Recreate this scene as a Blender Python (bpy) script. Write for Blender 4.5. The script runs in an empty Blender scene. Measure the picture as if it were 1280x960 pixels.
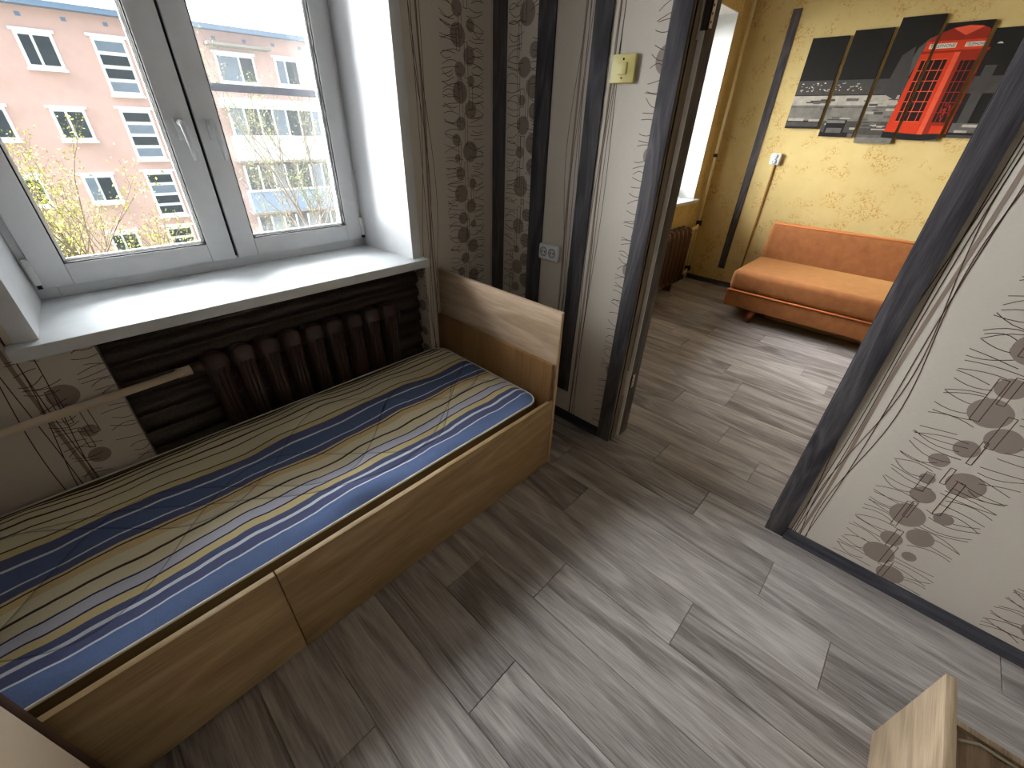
import bpy, bmesh, math, random
from mathutils import Vector, Matrix
S = bpy.context.scene
C = S.collection
PI = math.pi

# ------------------------------------------------------------------ camera
CAM = Vector((-1.6667, -1.7296, 1.4556)); YAW, PITCH, ROLL, FPX = .7409, .5606, .0351, 516.97
FW = Vector((math.cos(YAW)*math.cos(PITCH), math.sin(YAW)*math.cos(PITCH), -math.sin(PITCH)))
_r = Vector((math.sin(YAW), -math.cos(YAW), 0)); _u = _r.cross(FW)
RT = _r*math.cos(ROLL) + _u*math.sin(ROLL); UP = _u*math.cos(ROLL) - _r*math.sin(ROLL)
cd = bpy.data.cameras.new('camera'); cam = bpy.data.objects.new('camera', cd); C.objects.link(cam)
cd.sensor_width = 36; cd.lens = FPX/1280*36; cd.clip_start = .02; cd.clip_end = 400
cam.matrix_world = Matrix(((RT.x, UP.x, -FW.x, CAM.x), (RT.y, UP.y, -FW.y, CAM.y), (RT.z, UP.z, -FW.z, CAM.z), (0, 0, 0, 1)))
S.camera = cam

def ray(px, py): return RT*((px-640)/FPX) + UP*(-(py-480)/FPX) + FW
def hit(px, py, ax, v):
    d = ray(px, py); return CAM + d*((v-CAM[ax])/d[ax])

# ------------------------------------------------------------------ light
W = bpy.data.worlds.new('World'); S.world = W; W.use_nodes = True
bg = W.node_tree.nodes['Background']; bg.inputs[0].default_value = (.80, .91, 1.0, 1); bg.inputs[1].default_value = 1.05
sd = bpy.data.lights.new('hazy_sun_offscreen', 'SUN'); sd.energy = 40; sd.angle = math.radians(110); sd.color = (.95, .98, 1.0)
sun = bpy.data.objects.new('hazy_sun_offscreen', sd); C.objects.link(sun)
sun.rotation_euler = Vector((.72, -1, -.62)).to_track_quat('-Z', 'Y').to_euler()
def portal(name, x0, x1, z0, z1, y):
    l = bpy.data.lights.new(name, 'AREA'); l.shape = 'RECTANGLE'; l.size = x1-x0; l.size_y = z1-z0
    l.cycles.is_portal = True
    o = bpy.data.objects.new(name, l); C.objects.link(o); o.location = ((x0+x1)/2, y, (z0+z1)/2)
    o.rotation_euler = (-PI/2, 0, 0)
portal('window_portal', -1.79, -.55, .89, 2.25, .52)
portal('far_window_portal_offscreen', .9, 2.92, .87, 2.3, .57)
vs = S.view_settings; vs.view_transform = 'Standard'; vs.look = 'None'; vs.gamma = 1; vs.use_curve_mapping = False
vs.exposure = 1.05

# ------------------------------------------------------------------ materials
def lin(c): return tuple((x/255/12.92 if x/255 <= .04045 else ((x/255+.055)/1.055)**2.4) for x in c) + (1,)
class NT:
    def __init__(s, name, rough=.6, spec=.3, metal=0):
        s.m = bpy.data.materials.new(name); s.m.use_nodes = True; s.t = s.m.node_tree; s.n = s.t.nodes
        s.b = s.n['Principled BSDF']; s.b.inputs['Roughness'].default_value = rough
        s.b.inputs['Specular IOR Level'].default_value = spec; s.b.inputs['Metallic'].default_value = metal
    def node(s, ty, **kw):
        n = s.n.new(ty)
        for k, v in kw.items():
            if k.startswith('_'): setattr(n, k[1:], v)
        return n
    def link(s, a, b): s.t.links.new(a, b)
    def math(s, op, a, b=None, c=None):
        n = s.n.new('ShaderNodeMath'); n.operation = op
        for i, v in enumerate((a, b, c)):
            if v is None: continue
            if isinstance(v, (int, float)): n.inputs[i].default_value = v
            else: s.link(v, n.inputs[i])
        return n.outputs[0]
    def coord(s, out='Object'): return s.n.new('ShaderNodeTexCoord').outputs[out]
    def mapv(s, v, scale=(1, 1, 1), loc=(0, 0, 0)):
        n = s.n.new('ShaderNodeMapping'); n.inputs['Scale'].default_value = scale; n.inputs['Location'].default_value = loc
        s.link(v, n.inputs[0]); return n.outputs[0]
    def noise(s, v, scale=5, detail=3, rough=.5, dist=0):
        n = s.n.new('ShaderNodeTexNoise'); n.inputs['Scale'].default_value = scale; n.inputs['Detail'].default_value = detail
        n.inputs['Roughness'].default_value = rough; n.inputs['Distortion'].default_value = dist
        s.link(v, n.inputs['Vector']); return n.outputs[0]
    def ramp(s, f, stops, mode='LINEAR'):
        n = s.n.new('ShaderNodeValToRGB'); r = n.color_ramp; r.interpolation = mode
        while len(r.elements) < len(stops): r.elements.new(1)
        for e, (p, c) in zip(r.elements, stops): e.position = p; e.color = c
        s.link(f, n.inputs[0]); return n.outputs[0]
    def mix(s, f, a, b, mode='MIX'):
        n = s.n.new('ShaderNodeMix'); n.data_type = 'RGBA'; n.blend_type = mode
        for sock, v in ((n.inputs[0], f), (n.inputs[6], a), (n.inputs[7], b)):
            if isinstance(v, (int, float)): sock.default_value = v
            elif isinstance(v, tuple): sock.default_value = v
            else: s.link(v, sock)
        return n.outputs[2]
    def color(s, c):
        if isinstance(c, tuple): s.b.inputs['Base Color'].default_value = c
        else: s.link(c, s.b.inputs['Base Color'])
        return s
    def bump(s, h, strength=.3, dist=.01):
        n = s.n.new('ShaderNodeBump'); n.inputs['Strength'].default_value = strength; n.inputs['Distance'].default_value = dist
        s.link(h, n.inputs['Height']); s.link(n.outputs[0], s.b.inputs['Normal']); return s
    def rand(s): return s.n.new('ShaderNodeObjectInfo').outputs['Random']

def plain(name, c, rough=.6, spec=.3, metal=0, bump=None, var=.0):
    t = NT(name, rough, spec, metal); v = t.coord()
    c = lin(c)
    n = t.noise(v, bump[0] if bump else 20, 3)
    k = var or .06
    t.color(t.mix(n, tuple(x*(1-k) for x in c[:3])+(1,), tuple(min(1, x*(1+k)) for x in c[:3])+(1,)))
    if bump: t.bump(n, bump[1], bump[2] if len(bump) > 2 else .005)
    return t.m

def wood(name, dark, mid, light, along='Y', rough=.5, spec=.3, sc=1.0, rings=9, vary=.25, bump=.12, contrast=1.0):
    t = NT(name, rough, spec); v = t.coord()
    r = t.rand(); cmb = t.node('ShaderNodeCombineXYZ')
    t.link(t.math('MULTIPLY', r, 37.0), cmb.inputs[0]); t.link(t.math('MULTIPLY', r, 91.0), cmb.inputs[1]); t.link(t.math('MULTIPLY', r, 17.0), cmb.inputs[2])
    add = t.node('ShaderNodeVectorMath'); add.operation = 'ADD'; t.link(v, add.inputs[0]); t.link(cmb.outputs[0], add.inputs[1]); v = add.outputs[0]
    ax = 'XYZ'.index(along); a = [5.5*sc]*3; a[ax] = .75*sc; b = [190*sc]*3; b[ax] = 8*sc; c = [16*sc]*3; c[ax] = 1.0*sc
    low = t.noise(t.mapv(v, tuple(a)), 1, 2, .45, .3)
    ringv = t.math('SINE', t.math('MULTIPLY', low, rings*6.283))
    ringv = t.math('POWER', t.math('ADD', t.math('MULTIPLY', ringv, .5), .5), 2.5)
    dark_ = t.ramp(t.math('ABSOLUTE', t.math('SUBTRACT', low, .52)), [(0, (0, 0, 0, 1)), (.10, (1, 1, 1, 1))])
    fine = t.noise(t.mapv(v, tuple(b)), 1, 3, .65)
    med = t.noise(t.mapv(v, tuple(c)), 1, 2, .5)
    f = t.math('ADD', t.math('MULTIPLY', ringv, .17*contrast), t.math('MULTIPLY', fine, .80*contrast))
    f = t.math('ADD', f, t.math('MULTIPLY', med, .36*contrast))
    f = t.math('ADD', f, t.math('MULTIPLY', t.math('SUBTRACT', dark_, .75), .16*contrast))
    f = t.math('ADD', f, t.math('MULTIPLY', t.math('SUBTRACT', r, .5), vary))
    f = t.math('SUBTRACT', f, .14+.64*(contrast-1)/1.0*.78)
    col = t.ramp(f, [(.18, lin(dark)), (.5, lin(mid)), (.82, lin(light))])
    t.color(col); t.bump(fine, bump, .003)
    return t.m

M = {}
M['plank'] = wood('floor_laminate', (108, 101, 97), (160, 153, 149), (196, 190, 186), 'Y', .46, .32, vary=.22)
M['strip'] = wood('grey_wenge', (48, 46, 50), (76, 73, 76), (104, 100, 102), 'Z', .6, .15, sc=1.3)
M['stripY'] = wood('grey_wenge_long', (44, 44, 50), (66, 65, 72), (92, 90, 96), 'Y', .6, .2, sc=1.3)
M['stripX'] = wood('grey_wenge_cross', (44, 44, 50), (66, 65, 72), (92, 90, 96), 'X', .6, .2, sc=1.3)
M['taupe'] = wood('jamb_taupe', (92, 78, 66), (122, 106, 92), (146, 130, 114), 'Z', .45, .35)
M['oakY'] = wood('sonoma_oak', (158, 134, 108), (192, 168, 142), (210, 190, 166), 'Y', .5, .3, rings=7, contrast=.85)
M['oakX'] = wood('sonoma_oak_front', (124, 100, 66), (164, 136, 96), (188, 162, 122), 'X', .5, .3, rings=8)
M['oakE'] = wood('oak_stand', (140, 120, 96), (176, 154, 126), (198, 178, 150), 'X', .5, .3)
M['brown'] = wood('brown_board', (120, 86, 50), (142, 106, 66), (162, 126, 84), 'Z', .45, .3, rings=4, contrast=.8)
M['edge'] = plain('edge_band', (190, 162, 124), .5, .3)
M['edge_dark'] = plain('edge_band_dark', (64, 42, 30), .6, .2)
M['white_pvc'] = plain('white_pvc', (222, 223, 225), .35, .4)
M['sill_face'] = plain('sill_white', (224, 228, 230), .55, .2)
M['white'] = plain('white_paint', (232, 232, 228), .6, .3)
M['ceiling'] = plain('ceiling_white', (238, 238, 234), .9, .1)
M['screen_grey'] = plain('screen_bar_grey', (96, 98, 104), .6, .2)
M['gasket'] = plain('black_gasket', (28, 28, 30), .6, .2)
M['metal'] = plain('metal', (214, 212, 206), .35, .5, .6)
M['brass_dark'] = plain('dark_metal', (70, 60, 48), .35, .5, 1)
M['pipe_paint'] = plain('cream_paint', (206, 190, 166), .4, .4)
M['pipe_yellow'] = plain('yellow_pipe_paint', (234, 216, 166), .4, .4)
M['switch'] = plain('switch_yellowed', (214, 200, 128), .4, .4)
M['socket'] = plain('socket_white', (230, 232, 236), .35, .4)
M['hole'] = plain('socket_hole', (24, 24, 26), .6, .2)
M['print_circle'] = plain('print_circle', (150, 136, 126), .8, .15)
M['print_line'] = plain('print_line', (84, 64, 50), .8, .15)
M['print_band'] = plain('print_band', (146, 130, 116), .8, .15)
M['underlay'] = plain('floor_underlay', (122, 112, 104), .8, .1)
M['chipboard'] = plain('bare_chipboard', (150, 122, 88), .8, .1)
M['iron'] = plain('brown_iron_paint', (58, 38, 31), .30, .5, 0, (30, .1))
M['iron2'] = plain('brown_iron_paint_far', (86, 50, 30), .35, .5)
M['cable'] = plain('white_cable', (224, 218, 206), .5, .3)
M['leg_wood'] = plain('varnished_leg', (140, 66, 36), .3, .5)

def wallpaper(name, c, rib='Z'):
    t = NT(name, .85, .12); v = t.coord()
    s = [120, 120, 120]; s['XYZ'.index(rib)] = 420 if rib == 'Z' else 120
    fine = t.noise(t.mapv(v, (60, 60, 400)), 1, 2, .6)
    big = t.noise(v, 3, 3)
    c = lin(c)
    a = tuple(x*.90 for x in c[:3])+(1,); b = tuple(min(1, x*1.08) for x in c[:3])+(1,)
    f = t.math('ADD', t.math('MULTIPLY', fine, .7), t.math('MULTIPLY', big, .3))
    t.color(t.mix(f, a, b)); t.bump(fine, .25, .002)
    return t.m
M['beige'] = wallpaper('beige_wallpaper', (208, 199, 187))

def yellow_paper():
    t = NT('yellow_wallpaper', .8, .15); v = t.coord()
    clus = t.noise(v, 6.5, 2, .5, .3)
    mask = t.ramp(clus, [(.50, (0, 0, 0, 1)), (.60, (1, 1, 1, 1))])
    fine = t.noise(v, 46, 3, .6, 1.4)
    scr = t.ramp(fine, [(.52, (0, 0, 0, 1)), (.58, (1, 1, 1, 1))])
    f = t.math('MULTIPLY', t.math('MULTIPLY', mask, scr), .75)
    soft = t.noise(v, 9, 3)
    base = t.mix(soft, lin((204, 180, 118)), lin((218, 196, 138)))
    t.color(t.mix(f, base, lin((182, 132, 64))))
    t.bump(fine, .15, .003)
    return t.m
M['yellow'] = yellow_paper()

def glass(name, haze=0.0, tint=(1, 1, 1, 1)):
    m = bpy.data.materials.new(name); m.use_nodes = True; t = m.node_tree; n = t.nodes; n.remove(n['Principled BSDF'])
    out = n['Material Output']; tr = n.new('ShaderNodeBsdfTransparent'); tr.inputs[0].default_value = tint
    gl = n.new('ShaderNodeBsdfGlossy'); gl.inputs['Roughness'].default_value = .02
    fr = n.new('ShaderNodeFresnel'); fr.inputs[0].default_value = 1.35
    mx = n.new('ShaderNodeMixShader'); t.links.new(fr.outputs[0], mx.inputs[0]); t.links.new(tr.outputs[0], mx.inputs[1]); t.links.new(gl.outputs[0], mx.inputs[2])
    last = mx
    if haze:
        df = n.new('ShaderNodeBsdfTranslucent'); df.inputs[0].default_value = (.9, .9, .9, 1)
        m2 = n.new('ShaderNodeMixShader'); m2.inputs[0].default_value = haze
        t.links.new(mx.outputs[0], m2.inputs[1]); t.links.new(df.outputs[0], m2.inputs[2]); last = m2
    t.links.new(last.outputs[0], out.inputs[0]); return m
M['glass'] = glass('window_glass')
M['net'] = glass('insect_net', .010)

def velour():
    t = NT('orange_velour', .85, .15); v = t.coord()
    n = t.noise(v, 14, 4, .6); f = t.noise(v, 240, 2)
    t.color(t.mix(n, lin((118, 70, 40)), lin((168, 110, 66))))
    t.b.inputs['Sheen Weight'].default_value = .6; t.b.inputs['Sheen Roughness'].default_value = .4
    t.b.inputs['Sheen Tint'].default_value = lin((240, 190, 120))
    t.bump(f, .4, .004); return t.m
M['velour'] = velour()
M['velour_pipe'] = plain('velour_piping', (190, 110, 62), .8, .2)

def mattress_mat():
    t = NT('striped_ticking', .85, .12); v = t.coord()
    sep = t.node('ShaderNodeSeparateXYZ'); t.link(v, sep.inputs[0]); X, Y = sep.outputs[0], sep.outputs[1]
    w = t.noise(t.mapv(v, (8, 2.2, 0)), 1, 2, .5)
    yy = t.math('ADD', Y, t.math('MULTIPLY', t.math('SUBTRACT', w, .5), .018))
    f = t.math('MULTIPLY', yy, -1/.76)            # object origin sits on the back edge, y runs to -0.76
    cream = (230, 219, 188); dk = (78, 64, 48); yel = (226, 209, 156); bl = (94, 100, 136); bl2 = (92, 108, 147); bl3 = (103, 122, 164)
    wh = (222, 228, 236); lav = (206, 206, 220); nav = (58, 60, 96); tan = (222, 194, 142); olive = (96, 86, 62)
    L = [(0, olive), (.022, dk), (.03, cream), (.038, dk), (.046, cream), (.062, dk), (.068, cream), (.095, dk), (.103, cream), (.135, dk), (.141, cream), (.20, dk), (.207, yel), (.232, bl),
         (.275, wh), (.283, bl2), (.353, wh), (.358, bl), (.388, yel), (.395, dk), (.402, tan), (.43, cream), (.472, dk), (.478, cream), (.522, nav), (.528, lav), (.562, nav), (.569, yel), (.596, bl)]
    L2 = [(0, bl), (.617-.59, wh), (.63-.59, bl), (.664-.59, wh), (.670-.59, bl3), (.738-.59, cream)]
    c1 = t.ramp(f, [(a/.76, lin(c)) for a, c in L], 'CONSTANT')
    c2 = t.ramp(t.math('SUBTRACT', f, .59/.76), [(a/.76, lin(c)) for a, c in L2], 'CONSTANT')
    col = t.mix(t.math('GREATER_THAN', f, .597/.76), c1, c2)
    # quilting seams: two families of long loops
    def seam(k, ph, amp, y0, slope):
        s = t.math('SINE', t.math('ADD', t.math('MULTIPLY', X, k), ph))
        d = t.math('SUBTRACT', Y, t.math('ADD', t.math('MULTIPLY', s, amp), y0))
        if slope: d = t.math('SUBTRACT', d, t.math('MULTIPLY', X, slope))
        return t.math('ABSOLUTE', d)
    ds = None
    for k, ph, amp, y0, sl in ((6.3, .3, .17, -.30, 0), (6.3, 2.4, .17, -.47, 0), (6.3, 4.4, .17, -.40, 0), (3.1, 1.0, .26, -.40, 0)):
        d = seam(k, ph, amp, y0, sl); ds = d if ds is None else t.math('MINIMUM', ds, d)
    line = t.ramp(ds, [(0, (1, 1, 1, 1)), (.0022, (1, 1, 1, 1)), (.0030, (0, 0, 0, 1))])
    col = t.mix(t.math('MULTIPLY', line, .62), col, lin((52, 46, 52)))
    fab = t.noise(v, 500, 2); col = t.mix(.16, col, t.ramp(fab, [(.3, (0, 0, 0, 1)), (.7, (1, 1, 1, 1))]), 'OVERLAY')
    t.color(col)
    puff = t.math('POWER', t.math('MINIMUM', t.math('MULTIPLY', ds, 14), 1), .5)
    t.bump(t.math('ADD', t.math('MULTIPLY', puff, 1.0), t.math('MULTIPLY', w, .8)), .7, .012)
    return t.m
M['mattress'] = mattress_mat()
M['piping'] = plain('white_piping', (226, 222, 208), .7, .2)
M['mat_side'] = plain('mattress_side', (112, 96, 70), .85, .1)

def foil():
    t = NT('embossed_brown_panel', .32, .6, .5); v = t.coord()
    n = t.noise(v, 170, 3, .7); n2 = t.noise(v, 22, 2)
    t.color(t.ramp(n, [(.36, lin((44, 37, 31))), (.68, lin((82, 72, 62)))]))
    t.bump(n, .6, .004); return t.m
M['foil'] = foil()

# outside
M['pink'] = plain('pink_stucco', (206, 172, 162), .9, .1, 0, (3, .05), .08)
M['roof'] = plain('pale_metal_roof', (158, 172, 184), .7, .2)
M['eave'] = plain('eave_blue', (120, 138, 160), .6, .3)
M['far_white'] = plain('far_white', (226, 227, 228), .6, .3)
M['far_pane'] = plain('far_pane', (60, 66, 70), .25, .3, 0, (2, 0), .5)
M['far_pane2'] = plain('far_pane_light', (120, 130, 142), .25, .3, 0, (2, 0), .3)  # paler panes: sky reflection and curtains put into the base colour
M['parapet_blue'] = plain('parapet_blue', (140, 156, 182), .7, .3)
M['parapet_white'] = plain('parapet_white', (216, 216, 214), .7, .3)
M['concrete'] = plain('old_concrete', (150, 144, 136), .9, .1)
M['bark'] = plain('bark', (104, 90, 76), .9, .1)
def leafmat(name, a, b):
    t = NT(name, .7, .2); n = t.noise(t.coord(), 2.5, 2)
    t.color(t.mix(n, lin(a), lin(b))); t.b.inputs['Subsurface Weight'].default_value = 0
    return t.m
M['leaf_y'] = leafmat('spring_leaf_yellow', (134, 138, 52), (168, 164, 78))
M['leaf_g'] = leafmat('spring_leaf_green', (100, 120, 64), (138, 148, 90))
M['grass'] = plain('lawn', (98, 100, 86), .95, .05, 0, (3, .1), .3)

# ------------------------------------------------------------------ mesh helpers
def link(name, me, mats, parent=None, loc=None, rot=None):
    o = bpy.data.objects.new(name, me); C.objects.link(o)
    for m in (mats if isinstance(mats, (list, tuple)) else [mats]):
        if len(me.materials) < (len(mats) if isinstance(mats, (list, tuple)) else 1): me.materials.append(M[m] if isinstance(m, str) else m)
    if parent: o.parent = parent
    if loc: o.location = loc
    if rot: o.rotation_euler = rot
    return o
def mesh(name, verts, faces, mats, parent=None, loc=None, fm=None, smooth=False, rot=None):
    me = bpy.data.meshes.new(name); me.from_pydata([tuple(v) for v in verts], [], faces)
    o = link(name, me, mats, parent, loc, rot)
    if fm: me.polygons.foreach_set('material_index', fm)
    if smooth: me.polygons.foreach_set('use_smooth', [True]*len(me.polygons))
    me.update(); return o
def from_bm(name, bm, mats, parent=None, loc=None, smooth=False, rot=None):
    me = bpy.data.meshes.new(name); bm.to_mesh(me); bm.free()
    o = link(name, me, mats, parent, loc, rot)
    if smooth:
        me.polygons.foreach_set('use_smooth', [True]*len(me.polygons))
        try: me.set_sharp_from_angle(angle=math.radians(40))
        except Exception: pass
    return o
def box_bm(x0, x1, y0, y1, z0, z1, bev=0, seg=2, bm=None):
    own = bm is None
    b = bmesh.new()
    bmesh.ops.create_cube(b, size=1)
    for v in b.verts: v.co = Vector(((x0+x1)/2+v.co.x*(x1-x0), (y0+y1)/2+v.co.y*(y1-y0), (z0+z1)/2+v.co.z*(z1-z0)))
    if bev: bmesh.ops.bevel(b, geom=list(b.edges), offset=bev, segments=seg, profile=.5, affect='EDGES')
    if own: return b
    me = bpy.data.meshes.new('tmp'); b.to_mesh(me); b.free(); bm.from_mesh(me); bpy.data.meshes.remove(me); return bm
def box(name, x0, x1, y0, y1, z0, z1, mats, parent=None, bev=0, seg=2, smooth=None):
    """origin at the centre of the base so that object-space grain stays local; parent's location is honoured"""
    px = parent_loc(parent)
    cx, cy, cz = (x0+x1)/2, (y0+y1)/2, z0
    bm = box_bm(x0-cx, x1-cx, y0-cy, y1-cy, 0, z1-z0, bev, seg)
    return from_bm(name, bm, mats, parent, (cx-px[0], cy-px[1], cz-px[2]), bool(bev) if smooth is None else smooth)
def parent_loc(p):
    v = Vector((0, 0, 0))
    while p is not None: v += p.location; p = p.parent
    return v
def multi(name, boxes, mats, parent=None, bev=0):
    bm = bmesh.new()
    for b in boxes: box_bm(*b, bev, 2, bm)
    px = parent_loc(parent)
    return from_bm(name, bm, mats, parent, tuple(-px), bool(bev))
def tube(name, pts, r, mats, parent=None, n=10, caps=True):
    pl = parent_loc(parent); V = []; F = []; pts = [Vector(p) for p in pts]
    rs = r if isinstance(r, (list, tuple)) else [r]*len(pts)
    up = None
    for i, p in enumerate(pts):
        d = (pts[min(i+1, len(pts)-1)]-pts[max(i-1, 0)]).normalized()
        if up is None: up = Vector((0, 0, 1)) if abs(d.z) < .9 else Vector((1, 0, 0))
        a = d.cross(up).normalized(); b = a.cross(d).normalized(); up = b
        for k in range(n):
            t = 2*PI*k/n; V.append(p-pl+(a*math.cos(t)+b*math.sin(t))*rs[i])
    for i in range(len(pts)-1):
        for k in range(n):
            F.append((i*n+k, i*n+(k+1) % n, (i+1)*n+(k+1) % n, (i+1)*n+k))
    if caps: F.append(tuple(range(n))[::-1]); F.append(tuple(range((len(pts)-1)*n, len(pts)*n)))
    return mesh(name, V, F, mats, parent, None, None, True)
def arc(p0, p1, p2, n=8):
    p0, p1, p2 = map(Vector, (p0, p1, p2))
    return [p0*(1-t)**2+p1*2*t*(1-t)+p2*t*t for t in [i/n for i in range(n+1)]]
def empty(name, loc=(0, 0, 0), rotz=0):
    o = bpy.data.objects.new(name, None); C.objects.link(o); o.location = loc; o.rotation_euler = (0, 0, rotz); o.empty_display_size = .1; return o
def tag(o, label, cat, group=None):
    o['label'] = label; o['category'] = cat
    if group: o['group'] = group
    return o
def struct(o, label=None):
    o['kind'] = 'structure'
    if label: o['label'] = label
    return o

# ------------------------------------------------------------------ room shell
XL, YB, H = -2.375, -3.0, 2.55            # near room
X2, YW2, YB2 = 3.226, .06, -3.6          # far room
TD = .14                                 # thickness of the wall with the doorway
D1, DW, CW = -.9362, .80, .072
D2 = D1-DW
# floor and its planks
flo = struct(box('floor', XL-.2, X2+.2, YB2-.2, .5, -.12, -.0075, 'underlay'), 'grey-brown wood-look plank floor running through the doorway')
random.seed(5)
PWID, PLEN = .198, .99
known = {-8: -1.60, -10: -1.55, -11: -1.28, -6: -.973, -5: -1.225, -3: -1.058, 0: -1.187, -1: -1.482, -2: -1.8175, -4: -1.655, -7: -1.320, -9: -1.151,
         1: -1.59, 2: -1.370, 3: -1.011, 4: -1.265, 6: -1.104, 8: -1.511, 9: -.766}
for k in range(-13, 17):
    xa = max(.03+PWID*k, XL); xb = min(.03+PWID*(k+1), X2)
    if xb-xa < .005: continue
    ylo, yhi = (YB, 0.1) if xb < 0 else (YB2, YW2+.001)
    j = known.get(k, -1.0-random.random()*.9)
    while j < yhi: j += PLEN
    while j > ylo:
        a, b = max(j-PLEN, ylo), min(j, yhi)
        if b-a > .01:
            g = .0009; w, l = (xb-xa)/2-g, (b-a)/2-g; c = .0012; h = .008
            V = [(-w, -l, -h), (w, -l, -h), (w, l, -h), (-w, l, -h), (-w, -l, -c), (w, -l, -c), (w, l, -c), (-w, l, -c),
                 (-w+c, -l+c, 0), (w-c, -l+c, 0), (w-c, l-c, 0), (-w+c, l-c, 0)]
            F = [(8, 9, 10, 11)]+[(p, (p+1) % 4, 4+(p+1) % 4, 4+p) for p in range(4)]+[(4+p, 4+(p+1) % 4, 8+(p+1) % 4, 8+p) for p in range(4)]
            pl = parent_loc(flo)
            mesh('plank', V, F, 'plank', flo, ((xa+xb)/2-pl.x, (a+b)/2-pl.y, 0-pl.z))
        j -= PLEN
struct(box('ceiling', XL-.2, X2+.2, YB2-.2, .6, H, H+.12, 'ceiling'), 'plain white ceiling over both rooms')

# window wall of the near room with window opening and radiator niche
WX0, WX1, WZ0, WZ1 = -1.813, -.522, .85, 2.28
NX0, NX1, ND = -1.714, -.452, .10
ww = struct(multi('wall_window', [(XL-.1, WX0, 0, .5, 0, H), (WX1, TD-.01, 0, .5, 0, H), (WX0, WX1, 0, .5, WZ1, H),
    (WX0, NX0, 0, .5, 0, WZ0), (NX1, WX1+.0001, 0, .5, 0, WZ0) if NX1 < WX1 else (WX1, NX1, 0, .5, 0, .001), (NX0, WX1, ND, .5, 0, WZ0)], 'beige'),
    'beige patterned wall around the white window')
# cut the niche through the right block too
bm = bmesh.new(); bm.from_mesh(ww.data); bm.clear()
for b in [(XL-.1, WX0, 0, .5, 0, H), (NX1, TD-.01, 0, .5, 0, H), (WX1, NX1, 0, .5, WZ0, H), (WX1, NX1, ND, .5, 0, WZ0), (WX0, WX1, 0, .5, WZ1, H),
          (WX0, NX0, 0, .5, 0, WZ0), (NX0, WX1, ND, .5, 0, WZ0)]: box_bm(*b, 0, 2, bm)
bm.to_mesh(ww.data); bm.free()
# doorway wall
dwall = struct(multi('wall_door', [(0, TD, D1+.02, 0, 0, H), (0, TD, YB-.1, D2-.02, 0, H), (0, TD, D2-.02, D1+.02, 2.06, H)], 'beige'), 'beige patterned wall with the doorway')
struct(box('wall_left', XL-.1, XL, YB-.1, .0, 0, H, 'beige'), 'plain beige wall at the foot of the bed')
struct(box('wall_back', XL-.1, TD, YB-.1, YB, 0, H, 'beige'), 'beige wall opposite the window')
# far room
W2X0, W2X1, W2Z0, W2Z1 = .9, 2.92, .84, 2.3  # unseen part of the window opening widened to let more light in
struct(multi('wall_far_window', [(TD, W2X0, YW2, .56, 0, H), (W2X1, X2+.1, YW2, .56, 0, H), (W2X0, W2X1, YW2, .56, 0, W2Z0), (W2X0, W2X1, YW2, .56, W2Z1, H)], 'yellow'), 'yellow floral wall around the far room window')
struct(box('wall_far', X2, X2+.1, YB2-.1, YW2, 0, H, 'yellow'), 'yellow floral wall behind the orange sofa')
struct(box('wall_far_side', TD, X2+.1, YB2-.1, YB2, 0, H, 'yellow'), 'yellow floral side wall of the far room')
fw = struct(multi('wall_door_far_side', [(TD, TD+.006, D1+.02, YW2, 0, H), (TD, TD+.006, YB2, D2-.02, 0, H), (TD, TD+.006, D2-.02, D1+.02, 2.06, H)], 'yellow'), 'yellow papered far side of the doorway wall')

# baseboards
def baseboard(name, a, b, face, h=.052, t=.016, mat='stripY'):
    """a,b endpoints on the wall line, face = outward normal"""
    a, b, nrm = Vector(a), Vector(b), Vector(face); L = (b-a).length; d = (b-a).normalized()
    prof = [(0, 0), (t, 0), (t, h*.62), (t*.62, h*.86), (t*.5, h), (0, h)]
    V = []; 
    for p in (a, b):
        for u, z in prof: V.append(p+nrm*u+Vector((0, 0, z)))
    n = len(prof); F = [tuple(range(n)), tuple(range(n, 2*n))[::-1]]+[(i, (i+1) % n, n+(i+1) % n, n+i) for i in range(n)]
    return struct(mesh(name, V, F, mat), 'dark grey baseboard')
baseboard('baseboard_door_side', (0, 0, 0), (0, D1+CW, 0), (-1, 0, 0))
baseboard('baseboard_right', (0, D2-CW, 0), (0, YB, 0), (-1, 0, 0))
baseboard('baseboard_left', (XL, YB, 0), (XL, 0, 0), (1, 0, 0))
baseboard('baseboard_window', (NX1, 0, 0), (0, 0, 0), (0, -1, 0), mat='stripX')
baseboard('baseboard_far', (X2, YW2, 0), (X2, YB2, 0), (-1, 0, 0))
baseboard('baseboard_far_window', (TD, YW2, 0), (X2, YW2, 0), (0, -1, 0), mat='stripX')

# dark laminate strips on the walls
def strip(n, y0, y1, z0, z1, x, t=.007, label=''):
    return struct(box('trim_%d' % n, x-t, x, y1, y0, z0, z1, 'strip', None, .001), label)
strip(1, -.022, -.107, .185, H, 0, label='dark grey vertical wood strip next to the room corner')
strip(2, -.285, -.376, .185, H, 0, label='dark grey vertical wood strip beside the white socket')
strip(3, -.557, -.637, .185, H, 0, label='dark grey vertical wood strip beside the light switch')
strip(4, -.270, -.338, .188, 2.332, X2, label='dark grey vertical wood strip on the yellow wall')

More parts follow.
